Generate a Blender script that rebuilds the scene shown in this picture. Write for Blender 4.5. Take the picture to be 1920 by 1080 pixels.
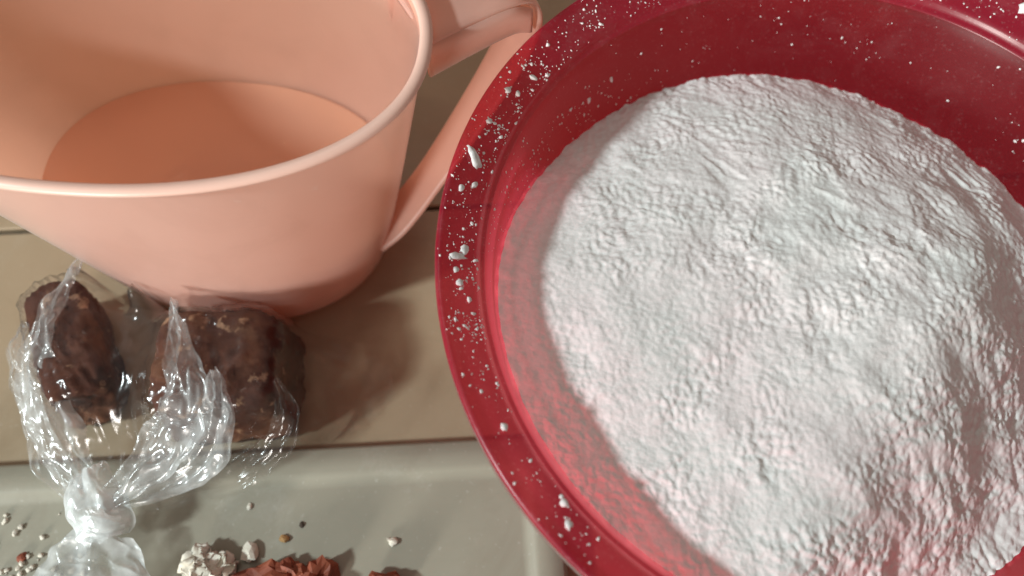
import bpy, bmesh, math, random
import numpy as np
from mathutils import Vector, Matrix

S = 0.01                                   # all lengths below are centimetres
scn = bpy.context.scene
for o in list(bpy.data.objects):
    bpy.data.objects.remove(o)

# ------------------------------------------------------------------ camera
cam_d = bpy.data.cameras.new('camera')
cam = bpy.data.objects.new('camera', cam_d)
scn.collection.objects.link(cam)
scn.camera = cam
cam_d.sensor_width = 36.0
cam_d.lens = 36.0 * 1650 / 1920
cam_d.clip_start = 0.01
cam_d.clip_end = 50
cam.location = (0, 0, 35.5 * S)
cam.rotation_euler = (Matrix.Rotation(math.radians(24), 4, 'X') @ Matrix.Rotation(0.02, 4, 'Z')).to_euler()
cam_d.dof.use_dof = True
cam_d.dof.focus_distance = 0.295
cam_d.dof.aperture_fstop = 6.5

# ------------------------------------------------------------------ light
w = bpy.data.worlds.new('World')
scn.world = w
w.use_nodes = True
bg = w.node_tree.nodes['Background']
bg.inputs['Color'].default_value = (1.0, 0.89, 0.79, 1)
bg.inputs['Strength'].default_value = 0.225


def lamp(name, loc, target, power, size, color):
    d = bpy.data.lights.new(name, 'AREA')
    d.shape = 'DISK'
    d.size = size * S
    d.energy = power
    d.color = color
    o = bpy.data.objects.new(name, d)
    scn.collection.objects.link(o)
    o.location = Vector(loc) * S
    o.rotation_euler = (Vector(target) - Vector(loc)).to_track_quat('-Z', 'Y').to_euler()
    return o


KEY_AZ, KEY_EL, KEY_D = math.radians(203), math.radians(33), 230
kt = Vector((5, 13, 8))
kp = kt + KEY_D * Vector((math.cos(KEY_AZ) * math.cos(KEY_EL), math.sin(KEY_AZ) * math.cos(KEY_EL), math.sin(KEY_EL)))
lamp('key_lamp', kp, kt, 48, 19, (0.86, 0.985, 1.0))
lamp('back_fill_lamp', (-30, 72, 165), (-4, 14, 5), 1.6, 45, (1.0, 0.92, 0.84))  # soft fill added high behind the jug so its near wall glows
LA, LE, LD = math.radians(240), math.radians(10), 220
lt = Vector((-5, 14, 6))
lamp('low_fill_light', lt + LD * Vector((math.cos(LA) * math.cos(LE), math.sin(LA) * math.cos(LE), math.sin(LE))), lt, 37, 40, (1.0, 0.95, 0.89))  # soft fill added low at front left to brighten jug and bowl rim

scn.view_settings.view_transform = 'Standard'
scn.view_settings.look = 'None'
scn.view_settings.gamma = 1
scn.view_settings.exposure = 0.12
scn.render.engine = 'CYCLES'
scn.cycles.max_bounces = 14
scn.cycles.transparent_max_bounces = 24
scn.cycles.sample_clamp_indirect = 6

# ------------------------------------------------------------------ numpy noise
_rng = np.random.RandomState(7)
_perm = np.tile(_rng.permutation(256), 3)
_grad = _rng.normal(size=(256, 3))
_grad /= np.linalg.norm(_grad, axis=1)[:, None]


def perlin(p):
    p = np.asarray(p, float)
    i = np.floor(p).astype(int)
    f = p - i
    u = f * f * f * (f * (f * 6 - 15) + 10)
    i &= 255
    r = 0
    for dx in (0, 1):
        for dy in (0, 1):
            for dz in (0, 1):
                h = _perm[_perm[_perm[i[:, 0] + dx] + i[:, 1] + dy] + i[:, 2] + dz]
                g = _grad[h]
                d = f - np.array([dx, dy, dz])
                wgt = (u[:, 0] if dx else 1 - u[:, 0]) * (u[:, 1] if dy else 1 - u[:, 1]) * (u[:, 2] if dz else 1 - u[:, 2])
                r = r + wgt * (g * d).sum(1)
    return r * 1.6


def fbm(p, oct=4, gain=.5):
    p = np.asarray(p, float)
    a, r = 1.0, 0
    for k in range(oct):
        r = r + a * perlin(p * 2 ** k + 17.3 * k)
        a *= gain
    return r


def worley(p, seed=0):
    """2D cell noise: nearest and second nearest distance."""
    p = np.asarray(p, float)
    i = np.floor(p).astype(int)
    f1 = np.full(len(p), 9.0)
    f2 = np.full(len(p), 9.0)
    for dx in (-1, 0, 1):
        for dy in (-1, 0, 1):
            c = i + [dx, dy]
            h = _perm[(_perm[(c[:, 0] + seed) & 255] + c[:, 1]) & 255]
            q = c + np.c_[(h * 37 % 256) / 256., (h * 91 % 256) / 256.]
            d = np.sqrt(((p - q) ** 2).sum(1))
            f2 = np.minimum(f2, np.maximum(f1, d))
            f1 = np.minimum(f1, d)
    return f1, f2


# ------------------------------------------------------------------ helpers
def link(o, parent=None):
    scn.collection.objects.link(o)
    if parent is not None:
        o.parent = parent
        o.matrix_parent_inverse = Matrix.Identity(4)
    return o


def mesh_obj(name, verts, faces, mat, parent=None, smooth=True, origin=None, recalc=True):
    v = np.asarray(verts, float) * S
    if origin is not None:
        v = v - np.asarray(origin, float) * S
    me = bpy.data.meshes.new(name)
    me.from_pydata([tuple(a) for a in v], [], [tuple(int(k) for k in f) for f in faces])
    me.validate()
    me.update()
    if recalc:
        bm = bmesh.new()
        bm.from_mesh(me)
        bmesh.ops.recalc_face_normals(bm, faces=bm.faces[:])
        bm.to_mesh(me)
        bm.free()
    if smooth:
        me.polygons.foreach_set('use_smooth', [True] * len(me.polygons))
    me.materials.append(mat)
    o = bpy.data.objects.new(name, me)
    if origin is not None:
        o.location = Vector(origin) * S
    return link(o, parent)


def empty(name, loc=(0, 0, 0), rz=0):
    o = bpy.data.objects.new(name, None)
    o.empty_display_size = 0.02
    o.location = Vector(loc) * S
    o.rotation_euler.z = rz
    return link(o)


def tag(o, label=None, cat=None, group=None, kind=None):
    if label: o['label'] = label
    if cat: o['category'] = cat
    if group: o['group'] = group
    if kind: o['kind'] = kind
    return o


def grid_faces(nu, nv, closed_u=False, closed_v=False, off=0):
    f = []
    for a in range(nu if closed_u else nu - 1):
        for b in range(nv if closed_v else nv - 1):
            a2, b2 = (a + 1) % nu, (b + 1) % nv
            f.append((off + a * nv + b, off + a2 * nv + b, off + a2 * nv + b2, off + a * nv + b2))
    return f


def bevel_box(name, size, mat, parent=None, loc=(0, 0, 0), rz=0, bev=0.15, seg=2):
    bm = bmesh.new()
    bmesh.ops.create_cube(bm, size=1)
    for v in bm.verts:
        v.co = Vector((v.co.x * size[0], v.co.y * size[1], v.co.z * size[2])) * S
    bmesh.ops.bevel(bm, geom=bm.edges[:], offset=bev * S, segments=seg, affect='EDGES', profile=.5)
    me = bpy.data.meshes.new(name)
    bm.to_mesh(me)
    bm.free()
    me.materials.append(mat)
    o = bpy.data.objects.new(name, me)
    o.location = Vector(loc) * S
    o.rotation_euler.z = rz
    return link(o, parent)


# ------------------------------------------------------------------ materials
def new_mat(name):
    m = bpy.data.materials.new(name)
    m.use_nodes = True
    nt = m.node_tree
    nt.nodes.clear()
    out = nt.nodes.new('ShaderNodeOutputMaterial')
    return m, nt, out


def N(nt, typ, **kw):
    n = nt.nodes.new('ShaderNode' + typ)
    for k, v in kw.items():
        if k in n.inputs.keys():
            n.inputs[k].default_value = v
        else:
            setattr(n, k, v)
    return n


def coords(nt, scale=1.0):
    t = N(nt, 'TexCoord')
    m = N(nt, 'Mapping')
    m.inputs['Scale'].default_value = (scale,) * 3
    nt.links.new(t.outputs['Object'], m.inputs['Vector'])
    return m.outputs['Vector']


def noise_ramp(nt, vec, scale, c0, c1, p0=.35, p1=.65, detail=6, rough=.6, dist=0):
    n = N(nt, 'TexNoise')
    n.inputs['Scale'].default_value = scale
    n.inputs['Detail'].default_value = detail
    n.inputs['Roughness'].default_value = rough
    n.inputs['Distortion'].default_value = dist
    nt.links.new(vec, n.inputs['Vector'])
    r = N(nt, 'ValToRGB')
    r.color_ramp.elements[0].position = p0
    r.color_ramp.elements[1].position = p1
    r.color_ramp.elements[0].color = (*c0, 1)
    r.color_ramp.elements[1].color = (*c1, 1)
    nt.links.new(n.outputs['Fac'], r.inputs['Fac'])
    return r.outputs['Color'], n.outputs['Fac']


def schlick(nt, f0, normal=None, power=5.0):
    lw = N(nt, 'LayerWeight')
    lw.inputs['Blend'].default_value = .5
    if normal is not None: nt.links.new(normal, lw.inputs['Normal'])
    p = N(nt, 'Math', operation='POWER'); p.inputs[1].default_value = power
    nt.links.new(lw.outputs['Facing'], p.inputs[0])
    m = N(nt, 'Math', operation='MULTIPLY_ADD')
    m.inputs[1].default_value = 1 - f0; m.inputs[2].default_value = f0
    nt.links.new(p.outputs[0], m.inputs[0])
    return m.outputs[0]


def bump(nt, height, strength=.3, dist=.001):
    b = N(nt, 'Bump')
    b.inputs['Strength'].default_value = strength
    b.inputs['Distance'].default_value = dist
    nt.links.new(height, b.inputs['Height'])
    return b.outputs['Normal']


def mix_col(nt, fac, a, b):
    m = N(nt, 'Mix', data_type='RGBA')
    if isinstance(fac, (int, float)): m.inputs[0].default_value = fac
    else: nt.links.new(fac, m.inputs[0])
    for k, c in ((6, a), (7, b)):
        if isinstance(c, tuple): m.inputs[k].default_value = (*c, 1)
        else: nt.links.new(c, m.inputs[k])
    return m.outputs[2]


def principled(name, c0, c1, scale, rough=.5, spec=.4, bscale=None, bstr=.2, bdist=.0006, coat=0, p0=.35, p1=.65):
    m, nt, out = new_mat(name)
    v = coords(nt)
    col, fac = noise_ramp(nt, v, scale, c0, c1, p0, p1)
    b = N(nt, 'BsdfPrincipled')
    nt.links.new(col, b.inputs['Base Color'])
    b.inputs['Roughness'].default_value = rough
    b.inputs['Specular IOR Level'].default_value = spec
    b.inputs['Coat Weight'].default_value = coat
    if bscale:
        _, h = noise_ramp(nt, v, bscale, (0, 0, 0), (1, 1, 1))
        nt.links.new(bump(nt, h, bstr, bdist), b.inputs['Normal'])
    nt.links.new(b.outputs[0], out.inputs['Surface'])
    return m


def plastic(name, col_a, col_b, scale, translucent=.4, clear=0.0, rough=.3, f0=.035, tcol=None, bscale=None, bstr=.1, clear_col=(1, 1, 1), dust=0.0, smudge=0.0):
    """moulded plastic that lets light through: diffuse + translucent (+ see-through) under a glossy skin"""
    m, nt, out = new_mat(name)
    v = coords(nt)
    col, _ = noise_ramp(nt, v, scale, col_a, col_b)
    if smudge > 0:                                    # greasy blotches and scuffs
        s1_, _ = noise_ramp(nt, v, 26, (0, 0, 0), (smudge,) * 3, .48, .72, 9, .72, .6)
        col = mix_col(nt, s1_, col, tuple(c * .78 for c in col_a))
        s2_, _ = noise_ramp(nt, v, 240, (0, 0, 0), (smudge * .8,) * 3, .66, .74, 4, .6)
        col = mix_col(nt, s2_, col, (.92, .80, .74))
    if dust > 0:                                      # wiped film of flour: patches and fine grain
        m1_, _ = noise_ramp(nt, v, 55, (0, 0, 0), (dust,) * 3, .50, .78, 8, .7, 1.2)
        m2_, _ = noise_ramp(nt, v, 900, (0, 0, 0), (.30,) * 3, .60, .75, 2, .5)
        ad_ = N(nt, 'Mix', data_type='RGBA', blend_type='ADD')
        ad_.inputs[0].default_value = 1
        nt.links.new(m1_, ad_.inputs[6]); nt.links.new(m2_, ad_.inputs[7])
        col = mix_col(nt, ad_.outputs[2], col, (.62, .50, .50))
    d = N(nt, 'BsdfDiffuse')
    nt.links.new(col, d.inputs['Color'])
    t = N(nt, 'BsdfTranslucent')
    if tcol: t.inputs['Color'].default_value = (*tcol, 1)
    else: nt.links.new(col, t.inputs['Color'])
    mx = N(nt, 'MixShader')
    mx.inputs[0].default_value = translucent
    nt.links.new(d.outputs[0], mx.inputs[1])
    nt.links.new(t.outputs[0], mx.inputs[2])
    cur = mx.outputs[0]
    if clear > 0:
        tr = N(nt, 'BsdfTransparent')
        tr.inputs['Color'].default_value = (*clear_col, 1)
        m2 = N(nt, 'MixShader')
        m2.inputs[0].default_value = clear
        nt.links.new(cur, m2.inputs[1])
        nt.links.new(tr.outputs[0], m2.inputs[2])
        cur = m2.outputs[0]
    g = N(nt, 'BsdfGlossy')
    g.inputs['Roughness'].default_value = rough
    fr = schlick(nt, f0)
    if bscale:
        _, h = noise_ramp(nt, v, bscale, (0, 0, 0), (1, 1, 1))
        nb = bump(nt, h, bstr, .0005)
        for s in (d, g): nt.links.new(nb, s.inputs['Normal'])
    m3 = N(nt, 'MixShader')
    nt.links.new(fr, m3.inputs[0])
    nt.links.new(cur, m3.inputs[1])
    nt.links.new(g.outputs[0], m3.inputs[2])
    nt.links.new(m3.outputs[0], out.inputs['Surface'])
    return m


def film_mat(name, haze, rough=.12, f0=.06, hazecol=(.82, .86, .86)):
    m, nt, out = new_mat(name)
    v = coords(nt)
    tr = N(nt, 'BsdfTransparent')
    tr.inputs['Color'].default_value = (.985, .98, .975, 1)
    d = N(nt, 'BsdfDiffuse')
    d.inputs['Color'].default_value = (*hazecol, 1)
    t = N(nt, 'BsdfTranslucent')
    t.inputs['Color'].default_value = (*hazecol, 1)
    dt = N(nt, 'MixShader')
    dt.inputs[0].default_value = .4
    nt.links.new(d.outputs[0], dt.inputs[1]); nt.links.new(t.outputs[0], dt.inputs[2])
    n = N(nt, 'TexNoise')
    n.inputs['Scale'].default_value = 90
    n.inputs['Detail'].default_value = 4
    nt.links.new(v, n.inputs['Vector'])
    mr = N(nt, 'MapRange')
    mr.inputs['From Min'].default_value = .35
    mr.inputs['From Max'].default_value = .7
    mr.inputs['To Min'].default_value = haze * .45
    mr.inputs['To Max'].default_value = haze * 1.5
    nt.links.new(n.outputs['Fac'], mr.inputs['Value'])
    m1 = N(nt, 'MixShader')
    nt.links.new(mr.outputs[0], m1.inputs[0])
    nt.links.new(tr.outputs[0], m1.inputs[1]); nt.links.new(dt.outputs[0], m1.inputs[2])
    g = N(nt, 'BsdfGlossy')
    g.inputs['Roughness'].default_value = rough
    nb = bump(nt, n.outputs['Fac'], .25, .0008)
    nt.links.new(nb, g.inputs['Normal'])
    fr = schlick(nt, f0, None, 3.5)
    m2 = N(nt, 'MixShader')
    nt.links.new(fr, m2.inputs[0])
    nt.links.new(m1.outputs[0], m2.inputs[1]); nt.links.new(g.outputs[0], m2.inputs[2])
    nt.links.new(m2.outputs[0], out.inputs['Surface'])
    return m


M = {}
def worn(name, c0, c1, stain, pale, rough, stain_amt=.5, pale_amt=.3):
    """smooth kitchen surface with blotches, dried smudges, pale powder and scratches"""
    m, nt, out = new_mat(name)
    v = coords(nt)
    col, _ = noise_ramp(nt, v, 9, c0, c1, .3, .7, 8, .65)
    k1, _ = noise_ramp(nt, v, 17, (0, 0, 0), (stain_amt,) * 3, .50, .75, 9, .7, .8)
    col = mix_col(nt, k1, col, stain)
    k2, _ = noise_ramp(nt, v, 38, (0, 0, 0), (pale_amt,) * 3, .56, .80, 10, .75, .3)
    col = mix_col(nt, k2, col, pale)
    k3, f3 = noise_ramp(nt, v, 420, (0, 0, 0), (.35,) * 3, .66, .74, 3, .5)
    col = mix_col(nt, k3, col, pale)
    mp = N(nt, 'Mapping')
    mp.inputs['Scale'].default_value = (4, 160, 10)
    mp.inputs['Rotation'].default_value = (0, 0, .5)
    nt.links.new(v, mp.inputs['Vector'])
    _, sc = noise_ramp(nt, mp.outputs[0], 3, (0, 0, 0), (1, 1, 1), .4, .6, 5, .7)
    _, rg = noise_ramp(nt, v, 30, (0, 0, 0), (1, 1, 1))
    mr = N(nt, 'MapRange')
    mr.inputs['To Min'].default_value = rough - .15
    mr.inputs['To Max'].default_value = rough + .2
    nt.links.new(rg, mr.inputs['Value'])
    b = N(nt, 'BsdfPrincipled')
    nt.links.new(col, b.inputs['Base Color'])
    nt.links.new(mr.outputs[0], b.inputs['Roughness'])
    b.inputs['Specular IOR Level'].default_value = .35
    nt.links.new(bump(nt, sc, .10, .0004), b.inputs['Normal'])
    nt.links.new(b.outputs[0], out.inputs['Surface'])
    return m


M['tile'] = worn('glazed_tile', (.315, .235, .150), (.38, .288, .190), (.23, .16, .09), (.42, .36, .28), .4)
M['grout'] = principled('grout', (.09, .068, .046), (.14, .108, .075), 120, rough=.9, bscale=300)
M['board'] = worn('cutting_board_plastic', (.265, .25, .195), (.325, .305, .24), (.20, .165, .12), (.46, .44, .39), .45, .45, .5)
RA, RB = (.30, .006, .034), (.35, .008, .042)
M['bowl'] = plastic('red_plastic_rim', RA, RB, 12, translucent=.45, clear=.38, rough=.28, f0=.035, tcol=(.92, .10, .17), bscale=180, bstr=.05, clear_col=(1, .24, .28), dust=.20)
M['bowl_inner'] = plastic('red_plastic_shaded', tuple(.38 * c for c in RA), tuple(.38 * c for c in RB), 12, translucent=.70, clear=.34, rough=.36, f0=.012, tcol=(.92, .10, .17), bscale=180, bstr=.05, clear_col=(1, .24, .28), dust=.14)  # same plastic as the rim, the wall's shade put into a darker colour
M['bowl_outer'] = plastic('red_plastic_outer_skin', RA, RB, 12, translucent=.6, clear=.92, rough=.28, f0=.02, tcol=(.92, .10, .17), clear_col=(1, .66, .68))
M['jug'] = plastic('peach_plastic', (.87, .60, .51), (.91, .65, .56), 16, translucent=.44, clear=.22, rough=.35, tcol=(.98, .66, .52), f0=.025, bscale=90, bstr=.08, clear_col=(1, .74, .60), smudge=.5)
M['jug_bead'] = plastic('peach_plastic_bead', (.84, .54, .44), (.88, .59, .49), 16, translucent=.15, clear=.0, rough=.3, f0=.04)
M['jug_inner'] = plastic('peach_plastic_inner_skin', (.87, .60, .51), (.91, .65, .56), 16, translucent=.55, clear=.62, rough=.35, tcol=(.98, .67, .53), f0=.025, clear_col=(1, .9, .84), smudge=.5)
M['film'] = film_mat('clear_film', .016, .16, .026)
M['crumpled'] = film_mat('crumpled_film', .30, .20, .075)
M['knot'] = film_mat('layered_film', .85, .25, .08)

M['tail'] = film_mat('tail_film', .60, .25, .05)


def flour_mat():
    m, nt, out = new_mat('flour')
    v = coords(nt)
    c1, _ = noise_ramp(nt, v, 22, (.78, .775, .755), (.82, .765, .755), .42, .62, 3, .5, .4)
    c2, f2 = noise_ramp(nt, v, 160, (0, 0, 0), (1, 1, 1), .3, .7, 8, .7)
    c3, f3 = noise_ramp(nt, v, 700, (0, 0, 0), (1, 1, 1), .3, .7, 4, .7)
    g_, _ = noise_ramp(nt, v, 420, (.93, .925, .92), (1, 1, 1), .35, .6, 3, .6)
    mg = N(nt, 'Mix', data_type='RGBA', blend_type='MULTIPLY')
    mg.inputs[0].default_value = 1
    nt.links.new(c1, mg.inputs[6]); nt.links.new(g_, mg.inputs[7])
    b = N(nt, 'BsdfPrincipled')
    nt.links.new(mg.outputs[2], b.inputs['Base Color'])
    b.inputs['Roughness'].default_value = 1
    b.inputs['Specular IOR Level'].default_value = .03
    ad = N(nt, 'Math', operation='ADD')
    nt.links.new(f2, ad.inputs[0])
    ml = N(nt, 'Math', operation='MULTIPLY')
    ml.inputs[1].default_value = .35
    nt.links.new(f3, ml.inputs[0]); nt.links.new(ml.outputs[0], ad.inputs[1])
    nt.links.new(bump(nt, ad.outputs[0], .4, .0007), b.inputs['Normal'])
    nt.links.new(b.outputs[0], out.inputs['Surface'])
    return m


M['flour'] = flour_mat()


def sugar_mat():
    m, nt, out = new_mat('palm_sugar')
    v = coords(nt)
    c1, f1 = noise_ramp(nt, v, 45, (.042, .011, .006), (.09, .030, .015), .35, .7, 8, .7)
    c2, f2 = noise_ramp(nt, v, 110, (0, 0, 0), (1, 1, 1), .58, .68, 5, .6)
    col = mix_col(nt, c2, c1, (.34, .20, .12))
    c4, _ = noise_ramp(nt, v, 20, (0, 0, 0), (.8, .8, .8), .50, .66, 6, .7)
    col = mix_col(nt, c4, col, (.16, .072, .036))
    b = N(nt, 'BsdfPrincipled')
    nt.links.new(col, b.inputs['Base Color'])
    b.inputs['Roughness'].default_value = .85
    b.inputs['Specular IOR Level'].default_value = .15
    nt.links.new(bump(nt, f1, .6, .002), b.inputs['Normal'])
    nt.links.new(b.outputs[0], out.inputs['Surface'])
    return m


M['sugar'] = sugar_mat()
M['chip'] = principled('red_brown_chip', (.16, .032, .014), (.28, .075, .035), 90, rough=.6, bscale=200, bstr=.5)
M['pale'] = principled('pale_crumb', (.60, .55, .45), (.72, .68, .60), 120, rough=.8, bscale=300, bstr=.5)
M['tan'] = principled('tan_crumb', (.30, .16, .06), (.40, .24, .10), 120, rough=.8, bscale=300, bstr=.5)
M['dark'] = principled('dark_crumb', (.05, .035, .025), (.09, .06, .045), 120, rough=.8)


def liquid_mat():
    m, nt, out = new_mat('jug_liquid')
    tr = N(nt, 'BsdfTransparent')
    tr.inputs['Color'].default_value = (.99, .86, .74, 1)
    d = N(nt, 'BsdfDiffuse')
    d.inputs['Color'].default_value = (.89, .50, .35, 1)
    mm = N(nt, 'MixShader'); mm.inputs[0].default_value = .5
    nt.links.new(tr.outputs[0], mm.inputs[1]); nt.links.new(d.outputs[0], mm.inputs[2])
    g = N(nt, 'BsdfGlossy'); g.inputs['Roughness'].default_value = .03
    fr = schlick(nt, .02)
    m2 = N(nt, 'MixShader')
    nt.links.new(fr, m2.inputs[0])
    nt.links.new(mm.outputs[0], m2.inputs[1]); nt.links.new(g.outputs[0], m2.inputs[2])
    nt.links.new(m2.outputs[0], out.inputs['Surface'])
    return m


M['liquid'] = liquid_mat()

# ------------------------------------------------------------------ countertop with tiles
ang = math.atan(.087)
counter = bevel_box('countertop', (256, 120, 3), M['grout'], None, (-3.9, 19.75, -1.85), ang, .3)
tag(counter, 'beige tiled countertop under everything', 'countertop', kind='structure')
TW, TD, GAP = 84.0, 38.0, .24
tile_me = None
for r in range(3):
    for c in range(3):
        cx = (c - 1) * TW - 2
        cy = (1 - r) * TD - TD / 2
        if tile_me is None:
            o = bevel_box('tile', (TW - GAP, TD - GAP, .6), M['tile'], counter, (cx, cy, 1.55), 0, .08)
            tile_me = o.data
        else:
            o = bpy.data.objects.new('tile', tile_me)
            o.location = Vector((cx, cy, 1.55)) * S
            link(o, counter)

# ------------------------------------------------------------------ cutting board (raised border, sunk middle)
ba = math.atan2(8.86 - 8.32, -1.16 + 8.33)
board = empty('cutting_board', (1.95, 9.05, 0), ba)
tag(board, 'off-white plastic cutting board with raised border under the bag knot', 'cutting board')


def board_mesh():
    # local: x from -38 to 0, y from -26 to 0
    L, D, h = 38.0, 26.0, 1.0

    def rr(inset, rad, z, n=8):
        pts = []
        x0, x1, y0, y1 = -L + inset, -inset, -D + inset, -inset
        for (cx, cy, a0) in ((x1 - rad, y1 - rad, 0), (x0 + rad, y1 - rad, 90), (x0 + rad, y0 + rad, 180), (x1 - rad, y0 + rad, 270)):
            for k in range(n + 1):
                a = math.radians(a0 + 90 * k / n)
                pts.append((cx + rad * math.cos(a), cy + rad * math.sin(a), z))
        return pts
    rings = [rr(.25, 1.0, .02), rr(.05, 1.2, .15), rr(0, 1.25, .5), rr(.06, 1.2, .86), rr(.22, 1.1, h),
             rr(1.05, .9, h), rr(1.25, .85, h - .06), rr(1.45, .8, h - .2), rr(1.7, .7, h - .22)]
    n = len(rings[0])
    v = [p for r in rings for p in r]
    f = grid_faces(len(rings), n, False, True)
    f = [tuple(reversed(q)) for q in f]
    f.append(tuple((len(rings) - 1) * n + k for k in range(n)))
    f.append(tuple(reversed(range(n))))
    return v, f


bv, bf = board_mesh()
mesh_obj('slab', bv, bf, M['board'], board)
BOARD_Z = .78

# ------------------------------------------------------------------ red bowl
BC = np.array([10.6, 12.4])
ZR = 11.0


def wall_r(z):
    u = np.clip((np.asarray(z, float) - .5) / 9.5, 0, 1)
    return 7.0 + 4.5 * u ** .65


def lathe(profile, n=240):
    a = np.linspace(0, 2 * np.pi, n, endpoint=False)
    v = np.array([(r * math.cos(t), r * math.sin(t), z) for r, z in profile for t in a])
    return v, grid_faces(len(profile), n, False, True)


bowl = empty('mixing_bowl', (BC[0], BC[1], 0))
tag(bowl, 'large red plastic mixing bowl with flour-dusted rim', 'bowl')
zz = np.linspace(9.85, .5, 26)
inner = [(11.495, 9.86), (11.46, 9.80)] + [(float(wall_r(z)), float(z)) for z in zz[1:]]
inner += [(6.6, .36), (5.0, .32), (2.5, .3), (0.02, .3)]
outer = [(0.02, .02), (5.6, .02), (5.9, 0), (6.6, 0), (6.75, .05)] + [(float(wall_r(z)) + .26, float(z)) for z in zz[::-1][1:-1]]
v1, f1 = lathe(outer[::-1] + [] if False else outer)
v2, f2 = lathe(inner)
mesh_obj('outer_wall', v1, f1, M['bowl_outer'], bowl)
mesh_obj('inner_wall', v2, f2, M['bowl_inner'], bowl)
flange = [(11.74, 9.55), (11.95, 9.62), (12.3, 9.95), (12.75, 10.2), (12.98, 10.25), (13.02, 10.3), (13.03, 10.85), (13.0, 10.95), (12.93, 11.0), (12.84, 10.99),
          (12.76, 10.92), (12.6, 10.82), (12.3, 10.62), (12.0, 10.42), (11.86, 10.36), (11.78, 10.30), (11.70, 10.16), (11.66, 10.02), (11.60, 9.97), (11.53, 9.95), (11.49, 9.85)]
v3, f3 = lathe(flange[6:])
mesh_obj('rim', v3, f3, M['bowl'], bowl)
v4, f4 = lathe(flange[:7])
mesh_obj('rim_underside', v4, f4, M['bowl_outer'], bowl)


def flange_z(r):
    fr = np.array([(p[0], p[1]) for p in flange[9:]])[::-1]
    return float(np.interp(r, fr[:, 0], fr[:, 1]))


# ------------------------------------------------------------------ flour heap
EA = np.radians([-180, -140, -100, -60, -37, -12, 29, 44, 64, 82, 97, 126, 147, 164, 180])
EZ = np.array([8.9, 8.5, 8.7, 9.3, 9.2, 7.7, 5.75, 5.6, 5.6, 6.0, 6.4, 6.5, 7.2, 8.0, 8.9])

_ta = np.radians(np.arange(-180, 180, 1.0))
_te = np.interp(_ta, EA, EZ)
_kw = np.exp(-(np.arange(-40, 41) / 14.0) ** 2)
_te = np.convolve(np.r_[_te[-40:], _te, _te[:40]], _kw / _kw.sum(), 'valid')      # no kinks round the rim


def flour_h(x, y):
    r = np.hypot(x, y)
    t = np.arctan2(y, x)
    e = np.interp(t, np.r_[_ta, np.pi], np.r_[_te, _te[0]])
    u = np.clip(r / 10.6, 0, 1.1)
    k = 8.75 - .03 * x
    h = e + (k - e) * (1 - u ** 2.2)
    # past this line the heap is sloped away from the key to shape shade
    d = .8 * x - .6 * y - 4.3 + .3 * perlin(np.c_[x * .35, y * .35, 0 * x + 5]) + .15 * perlin(np.c_[x * .9, y * .9, 0 * x + 9])
    s_ = .6 * x + .8 * y
    tp = np.clip((8.6 - s_) / 5, 0, 1)
    tp = tp * tp * (3 - 2 * tp)
    dp = np.log1p(np.exp(np.clip(d * 1.0, -30, 30))) / 1.0          # soft max(d, 0)
    h = h + .6 * tp * np.where(d < 0, np.exp(-(d / 3.2) ** 2), 1) - .86 * (.35 + .65 * tp) * dp
    # the low side settles into a soft trough that climbs again at the wall
    fl = 5.3 + .7 * np.clip((r - 7.5) / 3, 0, 1) + .5 * np.clip((-s_ - 1) / 6, 0, 1)
    low = np.clip(d / 1.5, 0, 1)
    sm = .5 * (h + fl) + .5 * np.sqrt((h - fl) ** 2 + .5)
    return np.where(low > 0, h + (sm - h) * low, h)


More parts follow.
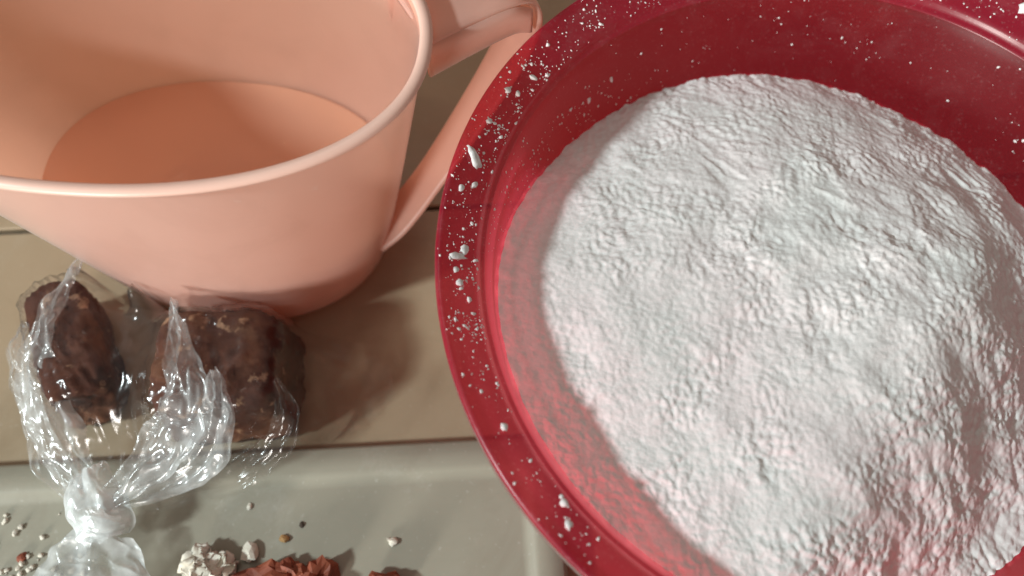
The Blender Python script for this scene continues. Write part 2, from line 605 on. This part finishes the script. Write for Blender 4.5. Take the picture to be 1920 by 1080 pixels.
def flour_detail(x, y):
    P = np.c_[x, y, 0 * x]
    # streaks run down to the right in the upper half, clods below
    ca, sa = math.cos(math.radians(-42)), math.sin(math.radians(-42))
    u, v = ca * x + sa * y, -sa * x + ca * y
    wx = .5 * perlin(np.c_[x * .6, y * .6, 0 * x + 3]); wy = .5 * perlin(np.c_[x * .6, y * .6, 0 * x + 8])
    up = np.clip(.5 + (y + .35 * x) / 8, 0, 1)
    streak = -np.abs(perlin(np.c_[u * .55 + wx, v * 1.7 + wy, 0 * x + 2])) - .5 * np.abs(perlin(np.c_[u * 1.2 + wx, v * 3.1 + wy, 0 * x + 4]))
    f1, f2 = worley(np.c_[x * 1.15 + wx * 1.3, y * 1.15 + wy * 1.3], 3)
    g1, g2 = worley(np.c_[x * 2.6 + wx * 2 + .4 * perlin(P * 3), y * 2.6 + wy * 2], 11)
    clod = -.6 * f1 ** 1.5 + .25 * np.minimum(f2 - f1, .35) - .32 * g1
    smooth = np.clip((x + 10.2 + .35 * np.abs(y)) / 3.0, 0.12, 1)     # pressed smooth near the left wall
    dd = .8 * x - .6 * y - 3.6
    rough = np.clip(dd / 2.2, 0, 1)
    crack = -np.exp(-((np.abs(perlin(np.c_[x * .42 + .6 * wx, y * .42 + .6 * wy, 0 * x + 21])) / .035) ** 2)) * np.clip(.3 + perlin(np.c_[x * .3, y * .3, 0 * x + 31]) * 2, 0, 1)
    mod0 = np.clip(.5 + 1.5 * perlin(np.c_[x * .4 + 1, y * .4 + 7, 0 * x + 71]), .1, 1.4)
    base = .17 * fbm(P * .5 + 3, 2) + .042 * mod0 * fbm(P * 2.6 + 9, 5, .66)
    mod = np.clip(.55 + 1.3 * perlin(np.c_[x * .28 + 4, y * .28, 0 * x + 61]) + .05 * x, .12, 1.5)
    k1, k2 = worley(np.c_[x * 3.6 + wx * 2, y * 3.6 + wy * 2 + .5 * perlin(P * 4 + 3)], 29)
    pat = np.clip(2.2 * perlin(np.c_[x * .5 + 9, y * .5 + 2, 0 * x + 81]) + .15 + .9 * rough, 0, 1)
    loose = np.clip(pat + .3, 0, 1) * .062 * (1 - k1 * 1.5)
    return smooth * (loose + 1.0 * base * (.55 + .45 * mod) + .10 * mod * up * streak + (.03 * mod + .03 * (1 - up) + .13 * rough) * clod + .012 * crack) + .015 * fbm(P * 5, 3, .7)


NT = 640
th = np.linspace(-np.pi, np.pi, NT, endpoint=False)
rm = np.full(NT, 10.0)
for _ in range(25):
    rm = .5 * rm + .5 * wall_r(np.clip(flour_h(rm * np.cos(th), rm * np.sin(th)), .6, 9.9))
rm = rm + .12
rm_f = lambda t: np.interp(t, np.r_[th, np.pi], np.r_[rm, rm[0]])
NG = 440
sq = np.linspace(-1, 1, NG)
SX, SY = (q.ravel() for q in np.meshgrid(sq, sq, indexing='ij'))
DX, DY = SX * np.sqrt(1 - SY ** 2 / 2), SY * np.sqrt(1 - SX ** 2 / 2)
RR = np.hypot(DX, DY)
ROUT = rm_f(np.arctan2(DY, DX))
X, Y = DX * ROUT, DY * ROUT
Zf = flour_h(X, Y) + flour_detail(X, Y)
# fine scallops where the heap meets the wall
edge = np.clip((RR - .9) / .1, 0, 1)
Zf = Zf + edge * (.10 * perlin(np.c_[X * 2.2, Y * 2.2, 0 * X + 50]))
fv = np.c_[X, Y, Zf]
fl = mesh_obj('flour_heap', np.c_[fv[:, 0] + BC[0], fv[:, 1] + BC[1], fv[:, 2]], grid_faces(NG, NG), M['flour'], recalc=False, origin=(BC[0], BC[1], 0))
tag(fl, 'heap of white flour filling the red bowl', 'flour')


# flour specks --------------------------------------------------------------
def blob(seed, rx, ry, rz, sub=2, rough=.35, freq=1.3):
    bm = bmesh.new()
    bmesh.ops.create_icosphere(bm, subdivisions=sub, radius=1)
    v = np.array([tuple(a.co) for a in bm.verts])
    f = [[q.index for q in p.verts] for p in bm.faces]
    bm.free()
    d = 1 + rough * fbm(v * freq + seed * 3.71, 3)
    return v * d[:, None] * np.array([rx, ry, rz]), f


def frame_on_bowl(r, t, zone):
    """point and basis (tangent, radial, normal) on the flange or inner wall"""
    if zone == 'rim':
        z = flange_z(r); z2 = flange_z(r + .05)
        sl = math.atan2(z2 - z, .05)
    else:
        z = r
        r0 = float(wall_r(z)); r1 = float(wall_r(z + .1))
        sl = math.atan2(.1, r1 - r0)
        r = r0
    rad = np.array([math.cos(t), math.sin(t), 0]); tan = np.array([-math.sin(t), math.cos(t), 0]); up = np.array([0, 0, 1.])
    slope = math.cos(sl) * rad + math.sin(sl) * up
    nrm = -math.sin(sl) * rad + math.cos(sl) * up
    p = np.array([BC[0], BC[1], 0]) + r * rad + z * up
    return p, tan, slope, nrm


random.seed(11)
rs = np.random.RandomState(5)
dv, df = [], []
ico_v, ico_f = blob(1, 1, 1, 1, 1, .3)


def add_speck(p, t, s, n, a, b, c, rot):
    ct, st = math.cos(rot), math.sin(rot)
    e1, e2 = ct * t + st * s, -st * t + ct * s
    off = len(dv)
    w_ = ico_v * (1 + .25 * rs.normal(size=(len(ico_v), 1)))
    for q in w_:
        dv.append(p + e1 * q[0] * a + e2 * q[1] * b + n * (q[2] * c + c * .4))
    df.extend([[off + k for k in f] for f in ico_f])


def speck_size():
    return min(.09, .0135 * math.exp(abs(rs.normal()) * .68))


count = 0
while count < 1200:                                   # on the rim: thick at the upper left, thin further round
    t = rs.uniform(-math.pi, math.pi)
    td = math.degrees(t) % 360
    dens = math.exp(-((td - 158) / 34) ** 2) + .35 * math.exp(-((td - 190) / 22) ** 2) + .05 + .35 * math.exp(-((td - 60) / 25) ** 2)
    clump = float(perlin(np.array([[t * 9, 3.3, 1.0]]))[0])
    if rs.rand() > dens * (0.25 + 2.2 * max(0, clump + .1)): continue
    r = 11.72 + 1.22 * rs.beta(1.0, 1.5)
    p, tn, sl, n = frame_on_bowl(r, t, 'rim')
    s_ = speck_size()
    add_speck(p, tn, sl, n, s_ * rs.uniform(.8, 1.5), s_ * rs.uniform(.7, 1.1), s_ * .6, rs.uniform(0, 6.3))
    count += 1
clus = [(math.radians(a), z, s, n) for a, z, s, n in ((150, 8.3, .10, 45), (138, 8.0, .09, 45), (160, 8.9, .09, 40), (172, 9.4, .08, 25), (128, 7.3, .07, 25), (76, 8.2, .05, 12), (38, 8.0, .06, 26), (108, 8.4, .12, 16), (88, 8.6, .08, 10))]
for t0, z0, sg, n_ in clus:
    for _ in range(n_):
        z = min(9.7, max(6.2, z0 + rs.normal() * .55)); t = t0 + rs.normal() * sg
        p, tn, sl, n = frame_on_bowl(z, t, 'wall')
        s_ = speck_size() * .95
        add_speck(p, tn, sl, n, s_, s_ * rs.uniform(.7, 1.6), s_ * .45, rs.uniform(-.4, .4))
for _ in range(70):
    t = rs.uniform(math.radians(15), math.radians(175)); z = rs.uniform(6.4, 9.6)
    p, tn, sl, n = frame_on_bowl(z, t, 'wall')
    s_ = speck_size() * .8
    add_speck(p, tn, sl, n, s_, s_ * 1.2, s_ * .45, rs.uniform(0, 6))
dust = mesh_obj('flour_specks', np.array(dv), df, M['flour'], smooth=True)
tag(dust, 'fine white flour specks sprinkled over the red bowl rim and wall', 'flour', kind='stuff')

clumps = [  # r, angle(deg), half length, half width, height, rotation, label
    (12.40, 164.5, .40, .17, .10, -.75, 'long white flour smear on the upper red rim beside the jug handle'),
    (12.35, 181.3, .30, .12, .08, 1.45, 'white double flour smear across the red rim facing the sugar bag'),
    (12.15, 180.0, .17, .14, .09, .3, 'white double flour smear across the red rim facing the sugar bag'),
    (12.45, 151.0, .13, .11, .09, .2, None), (12.15, 150.2, .10, .09, .08, .2, None),
    (12.5, 170.3, .12, .10, .08, .2, None), (12.15, 168.8, .16, .09, .08, .6, None),
    (12.30, 185.5, .13, .11, .08, .2, None), (12.05, 188.0, .10, .08, .07, .2, None),
    (12.1, 146.0, .15, .08, .08, 1.2, None), (12.45, 157.5, .10, .09, .08, .1, None),
    (12.2, 208.0, .13, .12, .09, .1, None), (11.95, 221.0, .14, .12, .09, .5, None), (12.3, 223.5, .16, .12, .09, 1.0, None),
    (12.6, 52.5, .26, .22, .16, .4, 'bright white flour clump on the shaded far rim of the bowl'),
]
for k, (r, a, ra, rb, rc, rot, lab) in enumerate(clumps):
    p, tn, sl, n = frame_on_bowl(r, math.radians(a), 'rim')
    bvv, bff = blob(40 + k, 1, 1, 1, 2, .55, 1.6)
    ct, st = math.cos(rot), math.sin(rot)
    e1, e2 = ct * tn + st * sl, -st * tn + ct * sl
    V = np.array([p + e1 * q[0] * ra + e2 * q[1] * rb + n * (q[2] * rc + rc * .35) for q in bvv])
    o = mesh_obj('flour_clump', V, bff, M['flour'], origin=tuple(p))
    if lab and 'double' in lab: tag(o, lab, 'flour', 'double smear on the rim')
    elif lab: tag(o, lab, 'flour')
    else: tag(o, 'small rounded flour lump stuck on the red bowl rim', 'flour', 'flour lumps on the bowl rim')

# ------------------------------------------------------------------ peach measuring jug
JZ = 13.0


def jug_ring(z, grow=0.0, n=160, spout=True):
    u = z / JZ
    a = 5.9 + 4.1 * u ** .95 + grow
    b = 4.55 + 1.35 * u + grow
    cx, cy = -11.6 - 1.3 * u, 18.25 + .6 * u
    ex = 2.15
    t = np.linspace(0, 2 * np.pi, n, endpoint=False)
    c, s = np.cos(t), np.sin(t)
    x = a * np.sign(c) * np.abs(c) ** (2 / ex); y = b * np.sign(s) * np.abs(s) ** (2 / ex)
    if spout:                                            # pouring lip pulled out of the left end
        k = np.clip((u - .45) / .55, 0, 1) ** 2 * np.exp(-((np.angle(-np.exp(1j * t))) / .22) ** 2)
        x = x - 2.2 * k
    ph = math.radians(-3)
    xr = math.cos(ph) * x - math.sin(ph) * y; yr = math.sin(ph) * x + math.cos(ph) * y
    return np.c_[cx + xr, cy + yr, np.full(n, z)]


JO = (-12.0, 18.5, 0)
jug = empty('measuring_jug', JO)
tag(jug, 'translucent peach plastic measuring jug with wide strap handle', 'jug')


def jug_part(name, rings, cap_first=False, cap_last=False, flip=False, mat='jug', parent=None):
    n = len(rings[0])
    v = np.concatenate(rings)
    f = grid_faces(len(rings), n, False, True)
    if cap_first: f.append(tuple(range(n)))
    if cap_last: f.append(tuple((len(rings) - 1) * n + k for k in range(n)))
    if flip: f = [tuple(reversed(q)) for q in f]
    return mesh_obj(name, v - np.array(JO), f, M[mat], parent or jug)


T_ = .20
oz = [(0, -1.5), (0.02, -1.0), (.12, -.58), (.32, -.28), (.6, -.1), (1.0, 0)] + [(z, 0) for z in np.linspace(1.6, JZ - .15, 22)]
body_rings = [jug_ring(z, g) if z > 0 else jug_ring(0.0, g) for z, g in oz]
iz = [(z, -T_) for z in np.linspace(JZ - .15, 1.2, 22)] + [(.85, -T_ - .06), (.55, -T_ - .28), (.35, -T_ - .6), (.26, -T_ - 1.0), (.24, -T_ - 1.6)]
jug_part('body', body_rings, cap_first=True)
jug_part('inside_wall', [jug_ring(z, g) for z, g in iz], cap_last=True, mat='jug_inner')
bead = []
for k in range(13):
    q = math.pi * (1.25 - 1.5 * k / 12)
    bead.append(jug_ring(JZ - .12, .02 + .22 * math.cos(q) * 1.0) + np.array([0, 0, .17 * math.sin(q) + .06]))
bead = [jug_ring(JZ - .3, -T_)] + bead + [jug_ring(JZ - .42, .02)]
jug_part('rim_bead', bead, mat='jug_bead')


def sweep(path, widths, thick, side, closed_end=True, prof=None):
    """rounded flat strap swept along path; side = unit vector across the strap"""
    path = np.array(path, float)
    V, nprof = [], 12
    tang = np.gradient(path, axis=0)
    tang /= np.linalg.norm(tang, axis=1)[:, None]
    for p, t, w_ in zip(path, tang, widths):
        n = np.cross(side, t); n /= np.linalg.norm(n)
        for k in range(nprof):
            a = 2 * np.pi * k / nprof
            ca, sa = math.cos(a), math.sin(a)
            V.append(p + side * (w_ / 2) * np.sign(ca) * abs(ca) ** .35 + n * (thick / 2) * np.sign(sa) * abs(sa) ** .7)
    f = grid_faces(len(path), nprof, False, True)
    f.append(tuple(range(nprof))[::-1]); f.append(tuple((len(path) - 1) * nprof + k for k in range(nprof)))
    return np.array(V), f


def bez(pts, n):
    """Catmull-Rom through the points"""
    P = np.array(pts, float)
    P = np.vstack([2 * P[0] - P[1], P, 2 * P[-1] - P[-2]])
    out = []
    m = len(P) - 3
    for i in range(m):
        p0, p1, p2, p3 = P[i:i + 4]
        for t in np.linspace(0, 1, n, endpoint=(i == m - 1)):
            out.append(.5 * (2 * p1 + (p2 - p0) * t + (2 * p0 - 5 * p1 + 4 * p2 - p3) * t * t + (3 * p1 - p0 - 3 * p2 + p3) * t ** 3))
    return np.array(out)


hd = np.array([.85, .53, 0]); hd /= np.linalg.norm(hd)
hs = np.array([-hd[1], hd[0], 0])
H0 = np.array([-3.75, 20.25, 0])


def hp(s, z, side=0):
    q = H0 + hd * s + hs * side
    return (q[0], q[1], z)


hpath = bez([hp(.1, 12.3), hp(1.6, 12.3), hp(3.3, 12.2), hp(4.15, 11.8), hp(4.5, 10.9, -.3), hp(4.1, 9.8, -.7), hp(2.4, 8.0, -1.2), hp(-.3, 5.1, -1.6), hp(-2.3, 3.2, -1.75), hp(-3.5, 2.3, -1.6)], 8)
hw = np.interp(np.linspace(0, 1, len(hpath)), [0, .3, .55, .8, 1], [3.1, 2.9, 2.0, 1.5, 1.7])
hv, hf = sweep(hpath, hw, .32, hs)
handle = mesh_obj('handle', hv - np.array(JO), hf, M['jug'], jug)
# skirt along both edges of the top of the handle
for sgn in (-1, 1):
    top = bez([hp(.0, 12.2), hp(1.6, 12.2), hp(3.3, 12.1), hp(4.1, 11.6)], 8)
    V = []
    for k, p in enumerate(top):
        u = k / (len(top) - 1)
        e = p + hs * sgn * 1.42
        dep = 1.55 - .45 * u
        for (so, zo) in ((.1, .1), (.12, -dep * .5), (.1, -dep), (.0, -dep - .05), (-.1, -dep), (-.1, -dep * .5), (-.1, .0)):
            V.append(e + hs * sgn * so + np.array([0, 0, zo]))
    f = grid_faces(len(top), 7, False, True)
    f.append(tuple(range(7))[::-1]); f.append(tuple((len(top) - 1) * 7 + k for k in range(7)))
    mesh_obj('skirt', np.array(V) - np.array(JO), f, M['jug'], handle)
lr = [jug_ring(z, -T_ - .02 + g) for z, g in ((.30, -1.2), (.42, -.62), (.62, -.3), (.95, -.1), (1.3, -.02), (2.5, -.01), (3.6, -.01), (4.46, -.01), (4.47, -.1), (4.47, -.5))]
n_ = len(lr[0])
lf = grid_faces(len(lr), n_, False, True) + [tuple(range(n_))[::-1], tuple((len(lr) - 1) * n_ + k for k in range(n_))]
lq = mesh_obj('liquid', np.concatenate(lr), lf, M['liquid'], smooth=False, origin=JO)
tag(lq, 'shallow clear liquid lying in the bottom of the peach jug', 'liquid')


# ------------------------------------------------------------------ palm sugar blocks
def sugar_block(name, hx, hy, hz, loc, rz, seed, label, taper=.12, lean=0.0):
    bm = bmesh.new()
    bmesh.ops.create_icosphere(bm, subdivisions=5, radius=1)
    v = np.array([tuple(a.co) for a in bm.verts]); f = [[q.index for q in p.verts] for p in bm.faces]
    bm.free()
    ex = 4.8
    k = (np.abs(v[:, 0]) ** ex + np.abs(v[:, 1]) ** ex) ** (1 / ex)
    k = (k ** 8 + np.abs(v[:, 2]) ** 8) ** (1 / 8)
    v = v / k[:, None]
    v = v * np.array([hx, hy, hz])
    nrm = v / np.linalg.norm(v, axis=1)[:, None]
    d = .16 * fbm(v * .55 + seed, 3) + .11 * fbm(v * 2.4 + seed, 5, .7)
    f1, f2 = worley(np.c_[v[:, 0] * 1.1 + v[:, 2] * .7, v[:, 1] * 1.1 - v[:, 2] * .5] + seed, 2)
    d = d - .10 * np.exp(-((f2 - f1) / .10) ** 2) - .14 * np.maximum(0, fbm(v * 1.3 + seed + 40, 2) - .25)
    v = v + nrm * d[:, None]
    s_ = 1 - taper * (v[:, 2] / hz)
    v[:, 0] *= s_; v[:, 1] *= s_
    v[:, 0] += lean * v[:, 2]
    v[:, 2] = np.maximum(v[:, 2] - v[:, 2].min(), 0.0)
    c, s = math.cos(rz), math.sin(rz)
    v = np.c_[c * v[:, 0] - s * v[:, 1], s * v[:, 0] + c * v[:, 1], v[:, 2]] + np.array(loc)
    o = mesh_obj(name, v, f, M['sugar'], origin=loc)
    tag(o, label, 'palm sugar')
    return v


sbR = sugar_block('palm_sugar_block', 2.55, 2.25, 2.0, (-11.3, 10.95, .06), .05, 3, 'broad dark brown palm sugar block with pale crystals, touching the cutting board')
sbL = sugar_block('palm_sugar_block', 1.35, 2.6, 1.75, (-17.55, 11.75, .06), .42, 9, 'narrow dark brown palm sugar block with a split edge, in the same bag', .08, .12)

# ------------------------------------------------------------------ plastic bag
KN = np.array([-15.1, 5.45, 2.0])
bag = empty('plastic_bag', (-14.5, 9.5, 0))
tag(bag, 'clear crinkled plastic bag knotted around the brown sugar blocks', 'plastic bag')
BO = np.array([-14.5, 9.5, 0])

# pouch: a membrane relaxed over the two blocks, pulled in towards the knot
gx = np.arange(-20.6, -3.9, .14); gy = np.arange(4.4, 15.3, .14)
GX, GY = np.meshgrid(gx, gy, indexing='ij')
sup = np.zeros_like(GX)
for blk in (sbR, sbL):
    ix = np.clip(np.round((blk[:, 0] - gx[0]) / .14).astype(int), 1, len(gx) - 2); iy = np.clip(np.round((blk[:, 1] - gy[0]) / .14).astype(int), 1, len(gy) - 2)
    for dx in (-1, 0, 1):
        for dy in (-1, 0, 1):
            np.maximum.at(sup, (ix + dx, iy + dy), blk[:, 2])
for px, py, pz, pr in ((KN[0], KN[1], 1.7, .45), (-17.0, 14.2, 4.4, .25), (-14.6, 13.4, 4.5, .25), (-12.6, 12.6, 4.6, .2)):
    sup = np.maximum(sup, np.where((GX - px) ** 2 + (GY - py) ** 2 < pr ** 2, pz, 0))
poly = [(-19.9, 9.0), (-20.2, 11.5), (-19.6, 13.9), (-17.6, 14.9), (-14.6, 14.0), (-12.2, 13.35), (-8.6, 13.3), (-6.6, 13.2), (-5.0, 12.1), (-4.7, 10.6), (-5.9, 9.2), (-8.2, 8.3), (-10.5, 7.1), (-13.2, 5.7), (-14.6, 4.75), (-15.7, 4.75), (-17.2, 6.3)]


def in_poly(x, y):
    r = np.zeros(x.shape, bool)
    for (x0, y0), (x1, y1) in zip(poly, poly[1:] + poly[:1]):
        c = ((y0 > y) != (y1 > y)) & (x < (x1 - x0) * (y - y0) / (y1 - y0 + 1e-12) + x0)
        r ^= c
    return r


mask = in_poly(GX, GY)
# floor of the film: board where it lies on the board, else the tile
brd_y = 9.05 + (GX - 1.95) * math.tan(ba)
floor = np.where(GY < brd_y + .1, 1.04, .04)
sup = np.maximum(sup + .05, floor)
Z = sup.copy()
for it in range(700):
    av = .25 * (np.roll(Z, 1, 0) + np.roll(Z, -1, 0) + np.roll(Z, 1, 1) + np.roll(Z, -1, 1)) - .0035
    Z = np.where(mask, np.maximum(sup, av), floor)
ang_k = np.arctan2(GY - KN[1], GX - KN[0]); rk = np.hypot(GX - KN[0], GY - KN[1])
fl_ = lambda *a: np.c_[tuple(np.ravel(q) for q in a)]
w1 = perlin(fl_(ang_k * 7 + .25 * np.sin(rk), rk * .22, 0 * rk)).reshape(GX.shape)
w2 = perlin(fl_(GX * .9, GY * .9, 0 * GX + 4)).reshape(GX.shape)
w3 = perlin(fl_(GX * 2.1 + w2, GY * 2.1 - w2, 0 * GX + 14)).reshape(GX.shape)
lift = .20 * np.maximum(0, .5 - 2.2 * np.abs(w1)) * np.exp(-rk / 7) * 2 + .16 * np.maximum(0, .34 - np.abs(w2)) * 2 + .09 * np.maximum(0, .25 - np.abs(w3)) * 2
Z = Z + np.where(mask, lift, 0) + .015
idx = -np.ones(GX.shape, int)
keep = mask
idx[keep] = np.arange(keep.sum())
ff = []
for a in range(GX.shape[0] - 1):
    for b in range(GX.shape[1] - 1):
        q = (idx[a, b], idx[a + 1, b], idx[a + 1, b + 1], idx[a, b + 1])
        if min(q) >= 0: ff.append(q)
pouch = mesh_obj('pouch', np.c_[GX[keep], GY[keep], Z[keep]] - BO, ff, M['film'], bag)


def crumple(name, path, widths, seed, mat, folds=5, amp=.35, nl=120, nw=46, lift=.15, parent=None):
    """a gathered ribbon of film: zig-zag folds running along its length, kinked by noise"""
    P = bez(path, max(2, nl // (len(path) - 1)))
    L = len(P)
    W = np.interp(np.linspace(0, 1, L), np.linspace(0, 1, len(widths)), widths)
    tang = np.gradient(P, axis=0); tang /= np.linalg.norm(tang, axis=1)[:, None]
    up = np.array([0, 0, 1.])
    sd = np.cross(tang, up); sd /= np.linalg.norm(sd, axis=1)[:, None]
    u = np.linspace(0, 1, L)[:, None] * np.ones((1, nw)); v = np.ones((L, 1)) * np.linspace(-1, 1, nw)[None]
    s_len = u * np.linalg.norm(np.diff(P, axis=0), axis=1).sum()
    q = lambda a, b, c: perlin(np.c_[a.ravel(), b.ravel(), np.full(a.size, c + seed * 5.1)]).reshape(a.shape)
    n1 = q(s_len * .35, v * .9, 1)
    ph = v * folds + 1.3 * n1 + .35 * q(s_len * .8, v * 1.4, 2)
    tri = np.abs((ph % 2) - 1) - .5
    kink = q(s_len * .8, v * 1.6, 3)
    fine = -np.abs(q(s_len * 1.5, v * 3.0, 6)) + .2
    h = amp * (tri * (.6 + .8 * np.abs(q(s_len * .6, v * .5, 4)))) + amp * .55 * kink + amp * .45 * fine
    edge = 1 + .22 * q(s_len * 1.3, v * .5, 7) + .05 * q(s_len * 2, v * .5, 8)
    taper = np.clip(np.sin(np.clip(u, .0, 1) * np.pi) * 3, .25, 1) * 0 + 1
    X = P[:, None, :] + sd[:, None, :] * (v * W[:, None] / 2 * edge)[..., None]
    drop = -.35 * W[:, None] * v ** 2 * .5
    X = X + np.array([0, 0, 1.]) * (h * taper + drop + lift)[..., None] + sd[:, None, :] * (.12 * kink)[..., None] + tang[:, None, :] * (.18 * q(s_len * 1.2, v * 2.5, 9))[..., None]
    X[..., 2] = np.maximum(X[..., 2], np.where(X[..., 1] < 9.05 + (X[..., 0] - 1.95) * math.tan(ba) + .1, 1.06, .06) + .05 * np.abs(kink))
    return mesh_obj(name, X.reshape(-1, 3) - BO, grid_faces(L, nw), M[mat], parent or bag, smooth=True)


crumple('fold', [(-16.7, 14.5, 4.7), (-17.3, 13.2, 4.5), (-17.75, 12.0, 4.2), (-18.1, 10.7, 3.6), (-17.5, 9.0, 3.1), (-16.5, 7.3, 2.6), (-15.5, 5.9, 2.2)], [.35, .5, .8, 1.7, 1.9, 1.7, 1.0], 1, 'crumpled', 1.7, .34)
crumple('fold', [(-19.0, 12.4, 3.2), (-19.1, 11.4, 3.2), (-18.7, 10.2, 2.9), (-18.0, 8.6, 2.5), (-16.9, 7.0, 2.2), (-15.6, 5.7, 2.1)], [.5, .9, 1.1, 1.5, 1.4, .8], 2, 'crumpled', 1.6, .34)
crumple('fold', [(-12.75, 12.9, 4.75), (-12.45, 11.6, 4.8), (-12.0, 10.2, 4.7), (-11.9, 8.9, 4.3), (-12.6, 7.7, 3.6), (-13.8, 6.6, 2.9), (-15.0, 5.7, 2.2)], [.3, .7, 1.3, 2.2, 2.3, 1.6, .8], 3, 'crumpled', 2.1, .38)
crumple('fold', [(-10.9, 10.2, 4.6), (-10.7, 9.2, 4.4), (-10.9, 8.3, 3.8), (-11.6, 7.3, 3.0), (-12.8, 6.5, 2.5), (-14.6, 5.7, 2.1)], [.4, 1.2, 1.8, 1.9, 1.4, .7], 4, 'crumpled', 2.0, .36)
crumple('fold', [(-8.6, 9.9, 4.4), (-8.2, 8.7, 3.6), (-8.9, 7.8, 2.7), (-10.3, 7.1, 2.0), (-12.3, 6.4, 1.8), (-14.3, 5.7, 1.9)], [.3, .9, 1.5, 1.6, 1.2, .6], 6, 'film', 1.8, .3)
crumple('knot', [(-15.9, 6.9, 2.5), (-15.5, 6.2, 2.7), (-15.1, 5.5, 2.7), (-14.8, 4.9, 2.5), (-14.6, 4.4, 2.2)], [1.3, 2.0, 2.3, 2.1, 1.5], 7, 'knot', 1.6, .25, 70, 40, .1)
crumple('knot', [(-15.9, 5.7, 2.35), (-15.3, 5.2, 2.75), (-14.7, 5.0, 2.8), (-14.1, 5.1, 2.4)], [.8, 1.3, 1.3, .9], 12, 'knot', 1.5, .2, 60, 30, .1)
crumple('tail', [(-14.7, 4.7, 2.3), (-14.9, 3.9, 2.1), (-15.1, 3.0, 2.0), (-15.3, 1.9, 1.8), (-15.4, .6, 1.6)], [1.9, 3.6, 5.2, 6.4, 7.2], 8, 'tail', 2, .30, 100, 50, .1)

# ------------------------------------------------------------------ chips and crumbs on the board
def bit(name, seed, loc, dims, mat, rz, label, cat, group=None, rough=.5, sub=3):
    v, f = blob(seed, *dims, sub, rough, 1.25)
    v += (.35 if sub > 4 else .12) * min(dims) * np.c_[fbm(v / min(dims) * 2.3 + 7, 3), fbm(v / min(dims) * 2.3 + 17, 3), fbm(v / min(dims) * 2.3 + 27, 3)]
    v[:, 2] = np.maximum(v[:, 2], -dims[2] * .75)
    v[:, 2] -= v[:, 2].min()
    c, s = math.cos(rz), math.sin(rz)
    v = np.c_[c * v[:, 0] - s * v[:, 1], s * v[:, 0] + c * v[:, 1], v[:, 2]]
    o = mesh_obj(name, v + np.array(loc), f, M[mat], origin=loc, smooth=sub > 4)
    return tag(o, label, cat, group)


bit('sugar_chip', 61, (-9.1, 3.15, BOARD_Z), (1.15, .62, .42), 'chip', .15, 'largest red-brown sugar chip beside the white lump on the board', 'sugar chip', rough=.8)
bit('sugar_chip', 63, (-7.95, 3.45, BOARD_Z), (.42, .5, .45), 'chip', .5, 'pointed red-brown chip standing behind the larger chips on the board', 'sugar chip', rough=.8)
bit('sugar_chip', 65, (-7.0, 3.2, BOARD_Z), (.55, .75, .5), 'chip', -.4, 'tall wedge of red-brown sugar chip at the end of the chip pile', 'sugar chip', rough=.8)
bit('sugar_chip', 67, (-4.5, 3.15, BOARD_Z), (.62, .42, .35), 'chip', -.15, 'lone red-brown sugar chip apart from the pile on the board', 'sugar chip', rough=.7)
bit('white_lump', 71, (-11.2, 3.3, BOARD_Z), (.95, .8, .55), 'pale', .3, 'crumbly white lump beside the red-brown chips', 'white lump', rough=.45, sub=5)
rs2 = np.random.RandomState(21)
proto = []
for k in range(5):
    v, f = blob(80 + k, 1, .85, .6, 2, .5)
    me = bpy.data.meshes.new('crumb')
    me.from_pydata([tuple(a * S) for a in v], [], f); me.update()
    me.polygons.foreach_set('use_smooth', [True] * len(f))
    me.materials.append(M['pale']); proto.append(me)
n = 0
while n < 80:
    x = rs2.uniform(-20, -15.6); y = rs2.uniform(2.2, 7.0)
    if rs2.rand() > math.exp(-max(0, y - 3.2) / 1.1): continue
    if x > -16.6 and y > 4.6: continue
    o = bpy.data.objects.new('crumb', proto[n % 5])
    s_ = rs2.uniform(.035, .13)
    o.location = Vector((x, y, BOARD_Z + s_ * .5)) * S
    o.scale = (s_,) * 3
    o.rotation_euler.z = rs2.uniform(0, 6)
    link(o)
    tag(o, 'tiny pale crumb scattered on the cutting board beside the bag tail', 'crumb', 'pale crumbs beside the bag tail')
    n += 1
for k, (x, y, s_, mt, lab) in enumerate(((-8.5, 4.75, .15, 'tan', 'small round tan crumb behind the red-brown chips'), (-10.0, 5.95, .1, 'pale', 'single pale crumb between the bag knot and the board border'),
                                    (-7.9, 5.3, .09, 'dark', 'tiny dark crumb behind the tan crumb on the board'), (-4.35, 4.75, .16, 'pale', 'pale elongated crumb alone in the middle of the board'),
                                    (-18.3, 3.9, .16, 'chip', 'red-brown crumb among the pale crumbs'), (-9.7, 4.2, .3, 'pale', 'flat pale flake behind the largest chip'))):
    bit('crumb', 100 + k, (x, y, BOARD_Z), (s_ * 1.3, s_, s_ * .6), mt, k, lab, 'crumb', sub=2)
